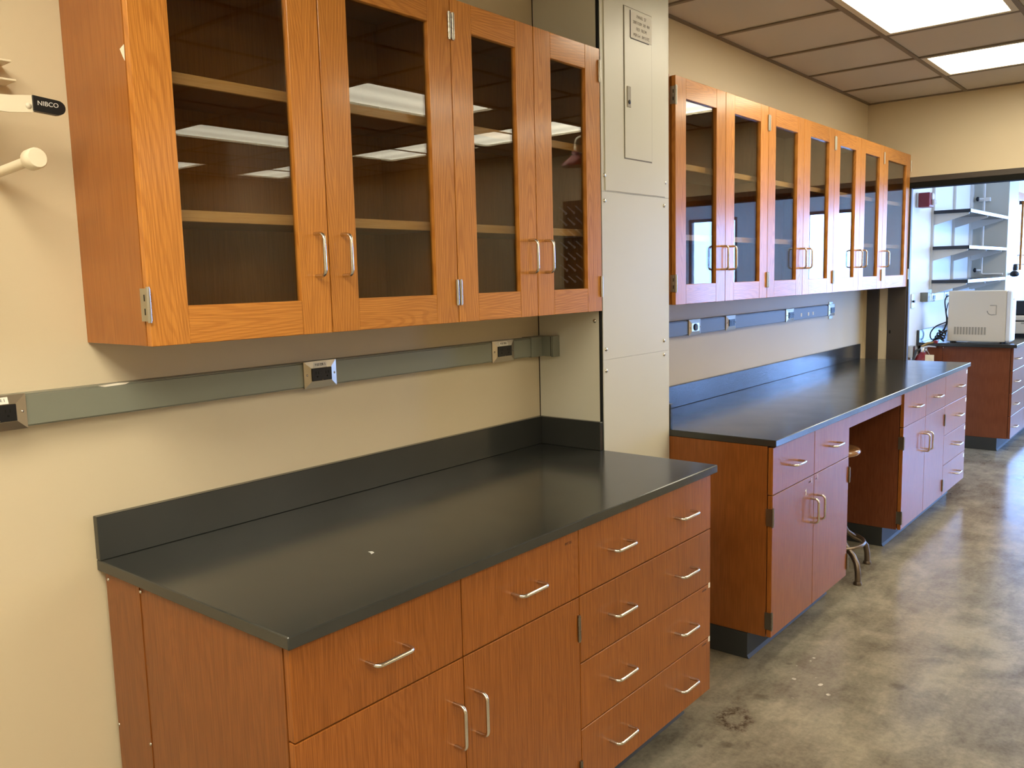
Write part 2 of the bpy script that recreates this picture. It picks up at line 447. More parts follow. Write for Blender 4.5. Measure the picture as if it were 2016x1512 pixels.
for k in range(5):
    x = RX0 + .03 + (RX1 - RX0 - .06) * k / 4; fr.box(x - .028, x + .028, YR - .09, YR - .02, RZA + .001, RZB - .001)
for z in (RZA + .026, RZB - .026): fr.box(RX0 + .058, RX1 - .058, YR - .085, YR - .025, z - .025, z + .025)
wn = struct('window_4', fr, 'bronze_frame')  # unseen window added to send more diffuse daylight through the opening
for k in range(4):
    x = RX0 + .03 + (RX1 - RX0 - .06) * k / 4
    part('pane', box(x + .029, x + (RX1 - RX0 - .06) / 4 - .029, YR - .06, YR - .054, RZA + .052, RZB - .052), 'tinted_glass', wn)
ld = bpy.data.lights.new('sky_portal', 'AREA'); ld.shape = 'RECTANGLE'; ld.size = RX1 - RX0 - .02; ld.size_y = RZB - RZA - .02; ld.cycles.is_portal = True
lo = bpy.data.objects.new('sky_portal', ld); COL.objects.link(lo); lo.location = ((RX0 + RX1) / 2, YR - .12, (RZA + RZB) / 2); lo.rotation_euler = (R(90), 0, 0)
YO = -2.55                     # right edge of the opening
we = MB(); we.box(XE, XE + .15, YR, 0, 2.205, CZ + .35); we.box(XE, XE + .15, -.026, -.0005, 0, 2.205)
we.box(XE + .004, XE + .12, -.172, -.1135, 0, 2.163); we.box(XE, XE + .15, YR, YO, 0, 2.205)
struct('wall_end', we, 'wall_paint')
tr = struct('trim_1', MB().box(XE - .006, XE + .156, YO, -.026, 2.165, 2.2045, b=.003), 'bronze_frame')
part('door_stop', box(XE - .0055, XE + .10, YO + .056, -.174, 2.128, 2.1645, b=.002), 'dark_gap', tr)
tr['label'] = 'dark bronze steel frame of the wide opening to the next room'
part('jamb', MB().box(XE - .006, XE + .05, -.112, -.026, 0, 2.164, b=.003).box(XE + .05, XE + .075, -.105, -.03, 0, 2.164), 'bronze_frame', tr)
jb = part('jamb', MB().box(XE - .004, XE + .05, -.300, -.173, 0, 2.1275, b=.003).box(XE + .005, XE + .045, -.312, -.300, 0, 2.1275, b=.002), 'bronze_frame', tr)
part('strike_hole', box(XE - .0055, XE - .0038, -.200, -.188, 1.095, 1.118), 'dark_gap', jb)
part('strike_plate', box(XE - .0048, XE - .0039, -.204, -.180, 1.07, 1.145), 'bronze_frame', jb)
part('jamb', box(XE - .006, XE + .156, YO + .001, YO + .055, 0, 2.164, b=.003), 'bronze_frame', tr)

# far wall with its windows -----------------------------------------
WINS = [(-.40, -1.75, .95, 2.45), (-2.84, -3.70, .75, 2.5), (-4.85, -5.75, .3, 2.5)]
wf = MB(); ys = [0.0]
for (a, b, z0, z1) in WINS:
    wf.box(XF, XF + .2, a, ys[-1], 0, CZ + .35); wf.box(XF, XF + .2, b, a, 0, z0); wf.box(XF, XF + .2, b, a, z1, CZ + .35); ys.append(b)
wf.box(XF, XF + .2, YR, ys[-1], 0, CZ + .35)
struct('wall_far', wf, 'white_wall_paint')
for i, (a, b, z0, z1) in enumerate(WINS):
    fr = MB(); t = .05
    fr.box(XF + .02, XF + .09, a - t, a - .001, z0 + .001, z1 - .001); fr.box(XF + .02, XF + .09, b + .001, b + t, z0 + .001, z1 - .001)
    fr.box(XF + .02, XF + .09, b + t, a - t, z0 + .001, z0 + t); fr.box(XF + .02, XF + .09, b + t, a - t, z1 - t, z1 - .001)
    mid = (a + b) / 2; fr.box(XF + .03, XF + .08, mid - .022, mid + .022, z0 + t, z1 - t)
    w = struct('window_%d' % (i + 1), fr, 'bronze_frame')
    for (p, q) in ((mid + .023, a - t - .001), (b + t + .001, mid - .023)):
        part('pane', box(XF + .05, XF + .056, p, q, z0 + t + .001, z1 - t - .001), 'tinted_glass', w)
    ld = bpy.data.lights.new('sky_portal', 'AREA'); ld.shape = 'RECTANGLE'; ld.size = abs(b - a) - .02; ld.size_y = z1 - z0 - .02
    ld.cycles.is_portal = True
    lo = bpy.data.objects.new('sky_portal', ld); COL.objects.link(lo)
    lo.location = (XF + .12, (a + b) / 2, (z0 + z1) / 2); lo.rotation_euler = (R(90), 0, R(90))

# ceiling -----------------------------------------------------------
ceil = struct('ceiling', MB().box(XW - .2, XF + .2, YR - .2, .14, CZ + .30, CZ + .36), 'dark_gap')
W = .6206
XL = [3.359 - W * k for k in range(0, 13)]          # cross tee lines
XL = [XE] + [x for x in XL if x > XW + .1] + [XW]
YL = [0.0] + [-.64 - .6206 * k for k in range(0, 11) if -.64 - .6206 * k > YR + .1] + [YR]
LIGHTS = []
def cellx(x): return min(range(len(XL)), key=lambda i: abs(XL[i] - x))
def celly(y): return min(range(len(YL)), key=lambda i: abs(YL[i] - y))
for (x0, x1, y0, y1, along) in ((.877, 2.118, -.64, -1.26, 'X'), (.877, 2.118, -2.50, -3.12, 'X'), (.877, 2.118, -4.36, -4.98, 'X'), (.877, 2.118, -6.2, -6.85, 'X'),
                                (2.738, 3.359, -.64, -1.88, 'Y'), (2.738, 3.359, -2.50, -3.74, 'Y'), (2.738, 3.359, -3.74, -4.98, 'Y'), (2.738, 3.359, -5.6, -6.85, 'Y'),
                                (-2.847, -2.226, -.64, -1.88, 'Y'), (-2.847, -2.226, -2.50, -3.74, 'Y'), (-2.847, -2.226, -4.36, -5.6, 'Y'),
                                (-3.467, -2.847, -.64, -1.88, 'Y'), (-3.467, -2.847, -2.50, -3.74, 'Y'), (-3.467, -2.847, -4.36, -5.6, 'Y')):  # extra column of fixtures added to brighten the near wall
    i1, i0 = cellx(x0), cellx(x1); j0, j1 = celly(y0), celly(y1)
    LIGHTS.append((i0, i1, j0, j1, along))
used = set()
for (i0, i1, j0, j1, al) in LIGHTS:
    for i in range(i0, i1):
        for j in range(j0, j1): used.add((i, j))
TW = .012
tile_meshes = {}
for i in range(len(XL) - 1):
    for j in range(len(YL) - 1):
        if (i, j) in used: continue
        x1, x0 = XL[i], XL[i + 1]; y0, y1 = YL[j], YL[j + 1]
        w, d = round(x1 - x0, 3), round(y0 - y1, 3)
        if (w, d) not in tile_meshes:
            tile_meshes[w, d] = MB().box(-w / 2 + .004, w / 2 - .004, -d / 2 + .004, d / 2 - .004, .004, .022).mesh('ceiling_tile', ['ceiling_tile'])
        link('ceiling_tile', tile_meshes[w, d], ((x0 + x1) / 2, (y0 + y1) / 2, CZ), ceil)
for y in YL:                                        # main runners
    if y in (0.0, YR): a, b = (y - .022, y - .0005) if y == 0.0 else (y + .0005, y + .022)
    else: a, b = y - TW, y + TW
    part('ceiling_runner', MB().box(XW + .001, XE - .001, a, b, CZ - .004, CZ + .003), 'ceiling_tee', ceil)
lit = set()
for (i0, i1, j0, j1, al) in LIGHTS:
    for i in range(i0 + 1, i1):
        for j in range(j0, j1): lit.add((i, j))
tee_meshes = {}
for i, x in enumerate(XL):
    for j in range(len(YL) - 1):
        if (i, j) in lit: continue
        y0, y1 = YL[j] - .0125, YL[j + 1] + .0125
        if x == XE: xx = x - .012
        elif x == XW: xx = x + .012
        else: xx = x
        d = round(y0 - y1, 3)
        if d not in tee_meshes: tee_meshes[d] = MB().box(-.0115, .0115, -d / 2, d / 2, -.004, .0028).mesh('ceiling_tee', ['ceiling_tee'])
        link('ceiling_tee', tee_meshes[d], (xx, (y0 + y1) / 2, CZ), ceil)
LNAMES = ['above the pillar, nearest the oak cabinets', 'level with the pillar, second from the cabinet wall', 'level with the pillar, third from the cabinet wall', 'level with the pillar, fourth from the cabinet wall',
          'by the end wall, nearest the oak cabinets', 'by the end wall, second from the cabinets', 'by the end wall, third from the cabinets', 'by the end wall, fourth from the cabinets',
          'over the photographer, nearest the cabinet wall', 'over the photographer, second from the cabinet wall', 'over the photographer, third from the cabinet wall',
          'added behind the photographer as fill, nearest the cabinet wall', 'added behind the photographer as fill, second from the cabinet wall', 'added behind the photographer as fill, third from the cabinet wall']
LRECTS = [(XL[i1], XL[i0], YL[j1], YL[j0], al) for (i0, i1, j0, j1, al) in LIGHTS]
LRECTS += [(5.1, 6.34, -2.12, -1.50, 'X'), (7.6, 8.84, -2.12, -1.50, 'X'), (5.1, 6.34, -5.12, -4.50, 'X')]
LNAMES += ['in the next room, closest to the opening', 'in the next room, deeper in along the cabinets', 'in the next room, toward its window side']
for n, (x0, x1, y0, y1, al) in enumerate(LRECTS):
    c = Vector(((x0 + x1) / 2, (y0 + y1) / 2, CZ))
    t = thing('ceiling_light', 'lit recessed ceiling light ' + LNAMES[n], 'ceiling light', c, 'recessed ceiling lights')
    e = .013; fw = .030
    f = MB(); X0, X1, Y0, Y1 = x0 + e, x1 - e, y0 + e, y1 - e
    for q in ((X0, X1, Y0, Y0 + fw), (X0, X1, Y1 - fw, Y1), (X0, X0 + fw, Y0 + fw, Y1 - fw), (X1 - fw, X1, Y0 + fw, Y1 - fw)):
        f.box(*q, CZ - .002, CZ + .06)
    part('frame', f, 'lamp_frame', t)
    lx, ly = (X1 - X0) - 2 * fw - .002, (Y1 - Y0) - 2 * fw - .002
    if al == 'X': me = MB().box(-lx / 2, lx / 2, -ly / 2, ly / 2, 0, .006).mesh('lens', ['light_lens' if 0 < x0 < 4.5 else 'light_lens_boost'])
    else: me = MB().box(-ly / 2, ly / 2, -lx / 2, lx / 2, 0, .006).mesh('lens', ['light_lens' if 0 < x0 < 4.5 else 'light_lens_boost'])
    link('lens', me, (c.x, c.y, CZ + .012), t, (0, 0, R(90)) if al == 'Y' else None)
nc = MB()
xs_ = sorted({XE + .15, XF, 5.1, 6.34, 7.6, 8.84}); ys_ = sorted({YR, 0.0, -2.12, -1.50, -5.12, -4.50})
for i in range(len(xs_) - 1):
    for j in range(len(ys_) - 1):
        mx_, my_ = (xs_[i] + xs_[i + 1]) / 2, (ys_[j] + ys_[j + 1]) / 2
        if any(a < mx_ < b and c < my_ < d for a, b, c, d, _ in LRECTS): continue
        nc.box(xs_[i], xs_[i + 1], ys_[j], ys_[j + 1], CZ, CZ + .05)
struct('ceiling_next', nc, 'ceiling_tile')['label'] = 'tan ceiling of the next room beyond the opening'

# pillar ------------------------------------------------------------
PX, PD = .5055, .2936
pil = struct('wall_pillar', MB().box(0.0, PX, -PD + .010, -.002, 0, CZ - .006), 'pillar_paint')
pil['label'] = 'painted metal pillar casing between the near and far cabinets'
part('shadow_gap', box(.0005, PX - .0005, -PD + .0035, -PD + .0098, 0, CZ - .006), 'dark_gap', pil)
part('corner_seam', box(-.0012, -.0002, -.004, -.0006, 1.0, CZ - .01), 'dark_gap', pil)
for (z0, z1) in ((.002, 1.2503), (1.2511, 1.868), (1.8690, CZ - .008)):
    part('cover_panel', box(.0125, PX - .001, -PD, -PD + .0034, z0, z1), 'pillar_paint', pil)
SCREW = MB().lathe([(.0078, 0), (.0078, .0015), (.005, .0045), (.0, .0052)], (0, 0, 0), 'Y', 10).mesh('screw', ['stainless'])
for (x, z) in ((.031, 1.926), (.031, 1.835), (.030, 1.29), (.030, 1.21), (.474, 1.929), (.466, 1.838), (.462, 1.292), (.462, 1.235)):
    link('screw', SCREW, (x, -PD, z), pil)
s2 = link('screw', SCREW, (0, -.265, 1.397), pil, (0, 0, R(-90)))

# electrical panel --------------------------------------------------
ep = thing('electrical_panel', 'cream painted electrical panel cover with narrow door and engraved label on the pillar', 'electrical panel', (.25, -PD - .004, 1.87))
part('trim_plate', box(.034, .470, -PD - .0035, -PD - .0003, 1.872, CZ - .02, b=.001), 'panel_paint', ep)
part('door_gap', box(.163, .366, -PD - .0041, -PD - .0036, 1.996, 2.548), 'ink_faint', ep)
dr = part('door', box(.166, .362, -PD - .0065, -PD - .0042, 2.000, 2.545, b=.001), 'panel_paint', ep)
ltc = part('latch', box(.181, .206, -PD - .0090, -PD - .0066, 2.186, 2.262, b=.001), 'vent_slot', dr)
part('keyhole', MB().lathe([(.008, 0), (.008, .0015), (.0, .002)], (.1935, -PD - .009, 2.205), 'Y', 12), 'ink', dr)
np_ = part('name_plate', box(.208, .361, -PD - .0082, -PD - .0066, 2.440, 2.538, b=.0006), 'paper_white', dr)
for k, (s_, sz) in enumerate((('PANEL  57', .0165), ('208Y/120V  3Ø  4W', .0155), ('FED  FROM', .0165), ('MSP-5-4   RM 517C', .0155))):
    text('lettering', s_, sz, (.2845, -PD - .0085, 2.522 - k * .0225), 'ink_faint', dr, squeeze=.92)
part('plate_edge', box(.2055, .2078, -PD - .0082, -PD - .0066, 2.440, 2.538), 'ink', dr)
part('plate_edge', box(.208, .340, -PD - .0082, -PD - .0066, 2.437, 2.4398), 'ink', dr)

# ------------------------------------------------------------------ wall cabinets
U0, U1, UD = 1.435, 2.361, .3008
def wall_cabinet(label, x0, x1, doors, end_left=False, end_right=False, filler=None, group=None, shelves=(2.022, 1.724), cathedral=None):
    t = thing('wall_cabinet', label, 'wall cabinet', ((x0 + x1) / 2, 0, U0), group)
    a, b = x0 + .001, x1 - .001; yb, yf = -.0015, -UD + .0215
    part('side_panel', box(a, a + .018, yf, yb, U0 + .001, U1 - .001), 'oak_case', t)
    part('side_panel', box(b - .018, b, yf, yb, U0 + .001, U1 - .001), 'oak_case', t)
    part('top_panel', box(a + .018, b - .018, yf, yb, U1 - .020, U1 - .001), 'oak_case', t)
    part('bottom_panel', box(a + .018, b - .018, yf, yb, U0 + .001, U0 + .020), 'oak_case', t)
    part('back_panel', box(a + .018, b - .018, yb - .006, yb, U0 + .020, U1 - .020), 'oak_case', t)
    for z in shelves:
        sh_ = part('shelf', box(a + .0185, b - .0185, -.242, yb - .0065, z - .018, z + .007), 'oak_case', t)
        part('lightened_edge', box(a + .0185, b - .0185, -.252, -.2422, z - .018, z + .007, b=.001), 'oak_lightened_edge', sh_)
    if filler:
        part('filler_strip', box(filler[0], filler[1], -.270, -.252, U0 + .001, U1 + .004), 'oak_case', t)
        part('filler_strip', box(filler[1] - .014, filler[1] - .001, -UD + .0215, -.2705, U0 + .001, U1 + .004), 'oak_case', t)
    for (xa, xb, hs, wrap) in doors:
        xa += .0018; xb -= .0018; st = .089; z0, z1 = U0, U1; y0, y1 = -UD, -UD + .0195
        zo0, zo1 = z0 + .084, z1 - .082
        d = MB()
        d.box(xa, xa + st, y0, y1, z0, z1, 0, .0009); d.box(xb - st, xb, y0, y1, z0, z1, 0, .0009)
        d.box(xa + st + .0002, xb - st - .0002, y0 + .0003, y1, z0, zo0, 1, .0014); d.box(xa + st + .0002, xb - st - .0002, y0 + .0003, y1, zo1, z1, 1, .0014)
        do = part('door', d, ['oak_upright', 'oak_crosswise'], t)
        part('glass_pane', box(xa + st - .008, xb - st + .008, -UD + .0115, -UD + .0155, zo0 - .008, zo1 + .008), 'tinted_glass', do)
        hx = xb - .041 if hs == 'L' else xa + .041
        pull(hx, -UD, 1.631, do, True)
        xh = xa if hs == 'L' else xb
        for z in (1.524, 2.283): hinge_for(do, xh - (.0018 if hs == 'L' else -.0018), -UD, z, hs, wrap)
    return t
OG = 'oak wall cabinets with glass doors'
c1 = wall_cabinet('nearest oak glass-door wall cabinet, its bare left side beside the white pipe valve', -1.7314, -.7714,
                  [(-1.7314, -1.2454, 'L', True), (-1.2454, -.7714, 'R', False)], group=OG)
tp = MB().prism([(-.262, 2.052), (-.280, 2.058), (-.279, 2.026), (-.272, 2.036)], 'X', -1.7312, -1.7303)
part('tape_scrap', tp, 'tape_scrap', c1, 'torn scrap of white tape')
c2 = wall_cabinet('oak glass-door wall cabinet pressed against the left of the cream pillar', -.7714, -.0015,
                  [(-.7714, -.3847, 'L', False), (-.3847, -.0015, 'R', False)], group=OG)
FB = [.547, 1.009, 1.478, 1.946, 2.4125, 2.872, 3.339, 3.9485]
wall_cabinet('first oak glass-door wall cabinet to the right of the pillar, with filler strip', FB[0], FB[2], [(FB[0], FB[1], 'L', True), (FB[1], FB[2], 'R', False)], filler=(.5075, .5465), group=OG)
wall_cabinet('second oak glass-door wall cabinet to the right of the pillar', FB[2], FB[4], [(FB[2], FB[3], 'L', False), (FB[3], FB[4], 'R', False)], group=OG)
wall_cabinet('third oak glass-door wall cabinet to the right of the pillar', FB[4], FB[6], [(FB[4], FB[5], 'L', False), (FB[5], FB[6], 'R', False)], group=OG)
wall_cabinet('narrow single-door oak wall cabinet in the corner by the opening', FB[6], FB[7], [(FB[6], FB[7], 'R', True)], group=OG)

# ------------------------------------------------------------------ base cabinets
FY = -.745
def base_cabinet(label, x0, x1, fronts, mat='oak_veneer', case='oak_veneer', group=None, toe=(0, 0), ysplit=None, toe_y=-.648):
    t = thing('base_cabinet', label, 'base cabinet', ((x0 + x1) / 2, -.37, 0), group)
    a, b = x0 + .001, x1 - .001; yb, yf = -.02, FY + .0225; z0, z1 = .110, .886
    if ysplit:
        part('side_panel', box(a, a + .018, yf, ysplit - .001, z0, z1), case, t)
        part('scribe_panel', box(a - .002, a + .016, ysplit + .001, yb, 0.001, z1), case, t)
        for (y, z) in ((ysplit - .006, .872), (ysplit + .004, .499), (yb - .012, .868), (yb - .004, .497)):
            link('screw', SCREW, (a - .002, y, z), t, (0, 0, R(-90))).scale = (.55, .55, .55)
    else:
        part('side_panel', box(a, a + .018, yf, yb, z0, z1), case, t)
    part('side_panel', box(b - .018, b, yf, yb, z0, z1), case, t)
    part('body', box(a + .0185, b - .0185, yf - .001, yb - .001, z0, z1 - .001), 'dark_gap', t)
    tk = MB()
    pts = [(toe_y, .108), (toe_y, .014), (toe_y - .006, .004), (toe_y - .008, .0008), (-.06, .0008), (-.06, .108)]
    tk.prism(pts, 'X', x0 + toe[0], x1 - toe[1])
    part('toe_kick', tk, 'black_rubber', t)
    for fdef in fronts:
        kind, xa, xb, za, zb = fdef[:5]
        xa += .0016; xb -= .0016; za += .0016; zb -= .0016
        d = part('drawer' if kind == 'drawer' else 'door', box(xa, xb, FY, FY + .0195, za, zb, b=.0015), mat, t)
        if kind == 'drawer':
            for px in fdef[5]: pull(px, FY, (za + zb) / 2, d)
        else:
            hs, wrap = fdef[5], fdef[6]
            pull(xb - .036 if hs == 'L' else xa + .036, FY, zb - .148, d, True)
            for z in (.604, .180): hinge_for(d, (xa - .0016) if hs == 'L' else (xb + .0016), FY, z, hs, wrap, 'hinge_bronze', False)
    return t
Z = [.884, .692, .4985, .305, .110]
def mk(d, x, z, n, w=.004):   # row of small faded marks left from a label
    mb = MB()
    for i in range(n): mb.box(x + i * w, x + i * w + w * .75, FY - .0004, FY + .0002, z - .002 + .001 * (i % 2), z + .003 + .0008 * ((i * 7) % 3))
    return part('label_mark', mb, 'lettering_brown', d)
BG = 'oak base cabinets'
XA, XB, XC, XD = -1.7420, -1.2690, -.8020, -.0180
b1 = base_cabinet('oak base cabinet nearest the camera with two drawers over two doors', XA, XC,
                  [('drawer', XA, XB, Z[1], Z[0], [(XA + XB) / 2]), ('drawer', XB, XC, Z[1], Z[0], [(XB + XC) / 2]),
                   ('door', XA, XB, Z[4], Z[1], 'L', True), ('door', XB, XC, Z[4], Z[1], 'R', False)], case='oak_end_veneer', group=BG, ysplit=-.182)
for ch in b1.children:
    if ch.name.startswith('drawer') and WORLD[ch.name].x > XB: text('lettering', 'PIPETTES', .0105, (-.850, FY - .0002, .855), 'lettering_brown', ch, squeeze=.75)
fr = [('drawer', XC, XD, Z[k + 1], Z[k], [XC + .196, XD - .198]) for k in range(4)]
b2 = base_cabinet('oak base cabinet of four wide drawers with paired pulls, near counter', XC, XD, fr, group=BG, toe=(0, .02))
for ch in list(b2.children):
    if ch.name.startswith('drawer'):
        z = WORLD[ch.name].z
        if z < .5:
            zt = z + .082
            mk(ch, XD - .062, zt, 8); part('tape_scrap', box(XD - .016, XD - .004, FY - .0005, FY, zt, zt + .018), 'tape_scrap', ch)
Q0, Q1, Q2, Q3, Q4 = .5085, 1.4010, 2.3000, 3.2200, 3.8170
qm = (Q0 + Q1) / 2
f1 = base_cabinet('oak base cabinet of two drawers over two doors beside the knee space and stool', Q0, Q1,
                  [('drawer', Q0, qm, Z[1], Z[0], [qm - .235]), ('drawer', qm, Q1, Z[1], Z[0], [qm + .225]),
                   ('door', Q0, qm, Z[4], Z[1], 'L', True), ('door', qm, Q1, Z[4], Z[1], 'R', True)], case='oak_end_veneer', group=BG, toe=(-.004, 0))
for ch in list(f1.children):
    if ch.name.startswith('door'):
        c = WORLD[ch.name]
        if c.x < qm:
            mk(ch, qm - .062, .668, 6); part('tape_scrap', box(qm - .030, qm - .026, FY - .0005, FY, .662, .682), 'tape_scrap', ch)
            part('tape_scrap', MB().prism([(qm - .105, .640), (qm - .088, .648), (qm - .088, .620), (qm - .098, .620), (qm - .092, .636)], 'Y', FY - .0006, FY - .0001), 'tape_scrap', ch, 'torn scrap of white tape')
        else:
            mk(ch, qm + .015, .668, 5); part('tape_scrap', box(qm + .040, qm + .044, FY - .0005, FY, .664, .684), 'tape_scrap', ch)
qn = (Q2 + Q3) / 2
base_cabinet('oak base cabinet of two drawers over two doors right of the knee space', Q2, Q3,
             [('drawer', Q2, qn, Z[1], Z[0], [qn - .235]), ('drawer', qn, Q3, Z[1], Z[0], [qn + .22]),
              ('door', Q2, qn, Z[4], Z[1], 'L', True), ('door', qn, Q3, Z[4], Z[1], 'R', False)], case='oak_red_veneer', group=BG)
f3 = base_cabinet('narrow oak base cabinet of four drawers at the far end of the far counter', Q3, Q4,
             [('drawer', Q3, Q4, Z[k + 1], Z[k], [Q4 - .27]) for k in range(4)], group=BG, toe=(0, .03))
for ch in list(f3.children):
    if ch.name.startswith('drawer'):
        z = WORLD[ch.name].z + .055
        part('tape_scrap', box(Q4 - .035, Q4 - .006, FY - .0006, FY, z, z + .026), 'tape_scrap', ch)
tag(part('apron_rail', box(Q1 + .0015, Q2 - .0015, -.735, -.716, .822, .885, b=.0012), 'oak_veneer'), 'oak apron rail spanning the knee space under the far counter', 'rail')

# ------------------------------------------------------------------ countertops
H, TH = .914, .027
def countertop(label, x0, x1, depth, splash, side=None, name='countertop', side_x=None):
    t = thing(name, label, 'countertop', ((x0 + x1) / 2, -depth / 2, H - TH), 'black epoxy countertops')
    part('slab', box(x0, x1, -depth, -.001, H - TH, H, b=.0022), 'black_epoxy', t)
    part('backsplash', box(splash[0], splash[1], -.021, -.001, H + .0003, H + .108, b=.0015), 'black_epoxy', t)
    if side: part('side_splash', box(side[0], side[1], -PD - .004, -.0215, H + .0003, H + .108, b=.0015), 'black_epoxy', t)
    return t
k1 = countertop('black epoxy countertop on the nearest cabinets, with splash along wall and pillar', -1.7535, -.0015, .762, (-1.7535, -.0015), (-.0215, -.0025))
part('paint_chip', MB().prism([(-1.348 + .016, -.508), (-1.330, -.497), (-1.322, -.503), (-1.326, -.515), (-1.338, -.518)], 'Z', H, H + .0004), 'lettering_white', k1, 'small pale stain')
countertop('long black epoxy countertop beyond the pillar, bridging the knee space', PX + .002, 3.845, .7576, (PX + .002, 3.845), (PX + .003, PX + .021))
countertop('black epoxy countertop in the next room carrying the beige computer', 5.45, 7.497, .775, (5.45, 7.497))

# ------------------------------------------------------------------ raceways and outlets
RZ0, RZ1 = 1.263, 1.337
def raceway(label, x0, x1, extra=None, mat='raceway_grey', y=0.0, lip=True):
    t = thing('raceway', label, 'raceway', ((x0 + x1) / 2, y, RZ0))
    part('channel', box(x0, x1, y - .0395, y - .001, RZ0 + .001, RZ1 - .001), mat, t)
    part('cover', box(x0, x1, y - .0450, y - .040, RZ0 + .004, RZ1 - .004, b=.001), mat, t)
    if extra: extra(t)
    return t
def nearfit(t):
    part('coupling', box(-.106, -.0395, -.0475, -.0460 + .0455, RZ0 - .001, RZ1 + .001, b=.001), 'raceway_grey', t)
    part('elbow', box(-.039, -.0015, -.086, -.0005, RZ0 - .001, RZ1 + .001, b=.001), 'raceway_grey', t)
    part('end_cap', box(-.041, -.0015, -.1025, -.0895, RZ0 - .003, RZ1 + .003, b=.001), 'raceway_grey', t)
    part('seam', box(-.0385, -.002, -.0894, -.0862, RZ0, RZ1), 'dark_gap', t)
    part('paint_chip', MB().prism([(-1.735, 1.336), (-1.69, 1.338), (-1.66, 1.337), (-1.67, 1.333), (-1.72, 1.332)], 'Y', -.0455, -.0451), 'tape_scrap', t, 'chipped pale paint')
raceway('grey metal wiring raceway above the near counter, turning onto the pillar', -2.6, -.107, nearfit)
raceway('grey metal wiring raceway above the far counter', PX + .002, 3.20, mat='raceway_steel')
def outlet(label, x0, x1, kind, tagtext=None, y=-.0452, name='outlet', z0=1.2615, z1=1.3385, dull=False):
    xm, zm = (x0 + x1) / 2, (z0 + z1) / 2
    t = thing(name, label, 'outlet', (xm, y, z0), 'steel outlet plates')
    pl = MB(); w, h = (x1 - x0) / 2, (z1 - z0) / 2; ix, iz, pr = min(.022, w * .4), .019, .0085
    O = [(xm - w, y, zm - h), (xm + w, y, zm - h), (xm + w, y, zm + h), (xm - w, y, zm + h)]
    M_ = [(a, y - .0035, c) for a, _, c in O]
    I = [(xm - w + ix, y - pr, zm - h + iz), (xm + w - ix, y - pr, zm - h + iz), (xm + w - ix, y - pr, zm + h - iz), (xm - w + ix, y - pr, zm + h - iz)]
    pl.add(O + M_ + I, [(0, 1, 5, 4), (1, 2, 6, 5), (2, 3, 7, 6), (3, 0, 4, 7), (4, 5, 9, 8), (5, 6, 10, 9), (6, 7, 11, 10), (7, 4, 8, 11), (8, 9, 10, 11), (3, 2, 1, 0)])
    part('plate', pl, 'plate_steel', t)
    yf = y - pr
    if kind == 'round':
        rc = part('receptacle', MB().lathe([(.0175, 0), (.0175, .004), (.0165, .005)], (xm, yf, zm), 'Y', 24), 'black_plastic', t)
        part('socket_face', MB().lathe([(.009, 0), (.009, .001)], (xm, yf - .005, zm), 'Y', 18), 'ink_faint', rc)
    else:
        rw = w - ix - .001
        rc = part('receptacle', box(xm - rw, xm + rw, yf - .004, yf, zm - h + iz + .001, zm + h - iz - .001, b=.0012), 'black_plastic', t)
        for sx in (-.5, .5):
            mb = MB()
            for q in (-.0055, .0035): mb.box(xm + sx * rw + q, xm + sx * rw + q + .0016, yf - .0044, yf - .0038, zm + .001, zm + .009)
            mb.lathe([(.0026, 0), (.0026, .0005)], (xm + sx * rw, yf - .0039, zm - .006), 'Y', 8)
            part('socket_slots', mb, 'dark_gap', rc)
        link('screw', SCREW, (xm, yf - .004, zm - h + iz + .004), t).scale = (.2, .4, .2)
    for s in (-1, 1):
        link('screw', SCREW, (xm + s * (w - ix * .42), y - .0055, zm), t).scale = (.42, .5, .42)
    if tagtext:
        g = part('label_strip', MB().add([(xm - .026, y - .0046, zm + h - .004), (xm + .022, y - .0046, zm + h - .004), (xm + .022, yf - .0005, zm + h - iz + .0005), (xm - .026, yf - .0005, zm + h - iz + .0005)], [(0, 1, 2, 3)]), 'paper_white', t)
        text('lettering', tagtext, .0098, (xm - .002, y - .0073, zm + h - .0108), 'ink', g, rot=(R(90 - 20), 0, 0), squeeze=.85)
    return t
outlet('steel outlet plate on the near raceway, cut by the left edge of the photo', -2.012, -1.895, 'duplex', 'P-57 CIR 1')
outlet('labelled steel outlet plate on the near raceway, under the nearest wall cabinet', -1.156, -1.040, 'duplex', 'P-57 CIR 3')
outlet('steel outlet plate on the near raceway, close to the pillar corner', -.334, -.212, 'duplex', 'P-57 CIR 5')
outlet('steel plate with round black twist-lock receptacle on the far raceway', 1.140, 1.262, 'round')
outlet('steel outlet plate on the far raceway, next after the round receptacle', 1.549, 1.666, 'duplex')
outlet('steel outlet plate on the far raceway, third from the pillar', 2.362, 2.484, 'duplex')
outlet('steel outlet plate at the far end of the far raceway', 3.082, 3.198, 'duplex')
bx_ = thing('wall_plate', 'small bright steel wall plate just past the end of the far raceway', 'wall plate', (3.25, 0, 1.245))
part('plate', box(3.215, 3.285, -.006, -.001, 1.236, 1.352, b=.001), 'stainless', bx_)
part('toggle', box(3.243, 3.257, -.014, -.0062, 1.286, 1.306, b=.001), 'black_plastic', bx_)
for x in (2.60, 2.72, 2.80):
    tag(part('tape_scrap', box(x, x + .022, -.0458, -.0452, 1.282, 1.304), 'tape_scrap'), {2.60: 'pale tape scrap on the far raceway, nearest the third outlet', 2.72: 'pale tape scrap on the far raceway, middle of the three', 2.80: 'pale tape scrap on the far raceway, last before the end outlet'}[x], 'tape scrap', 'tape scraps on the far raceway')

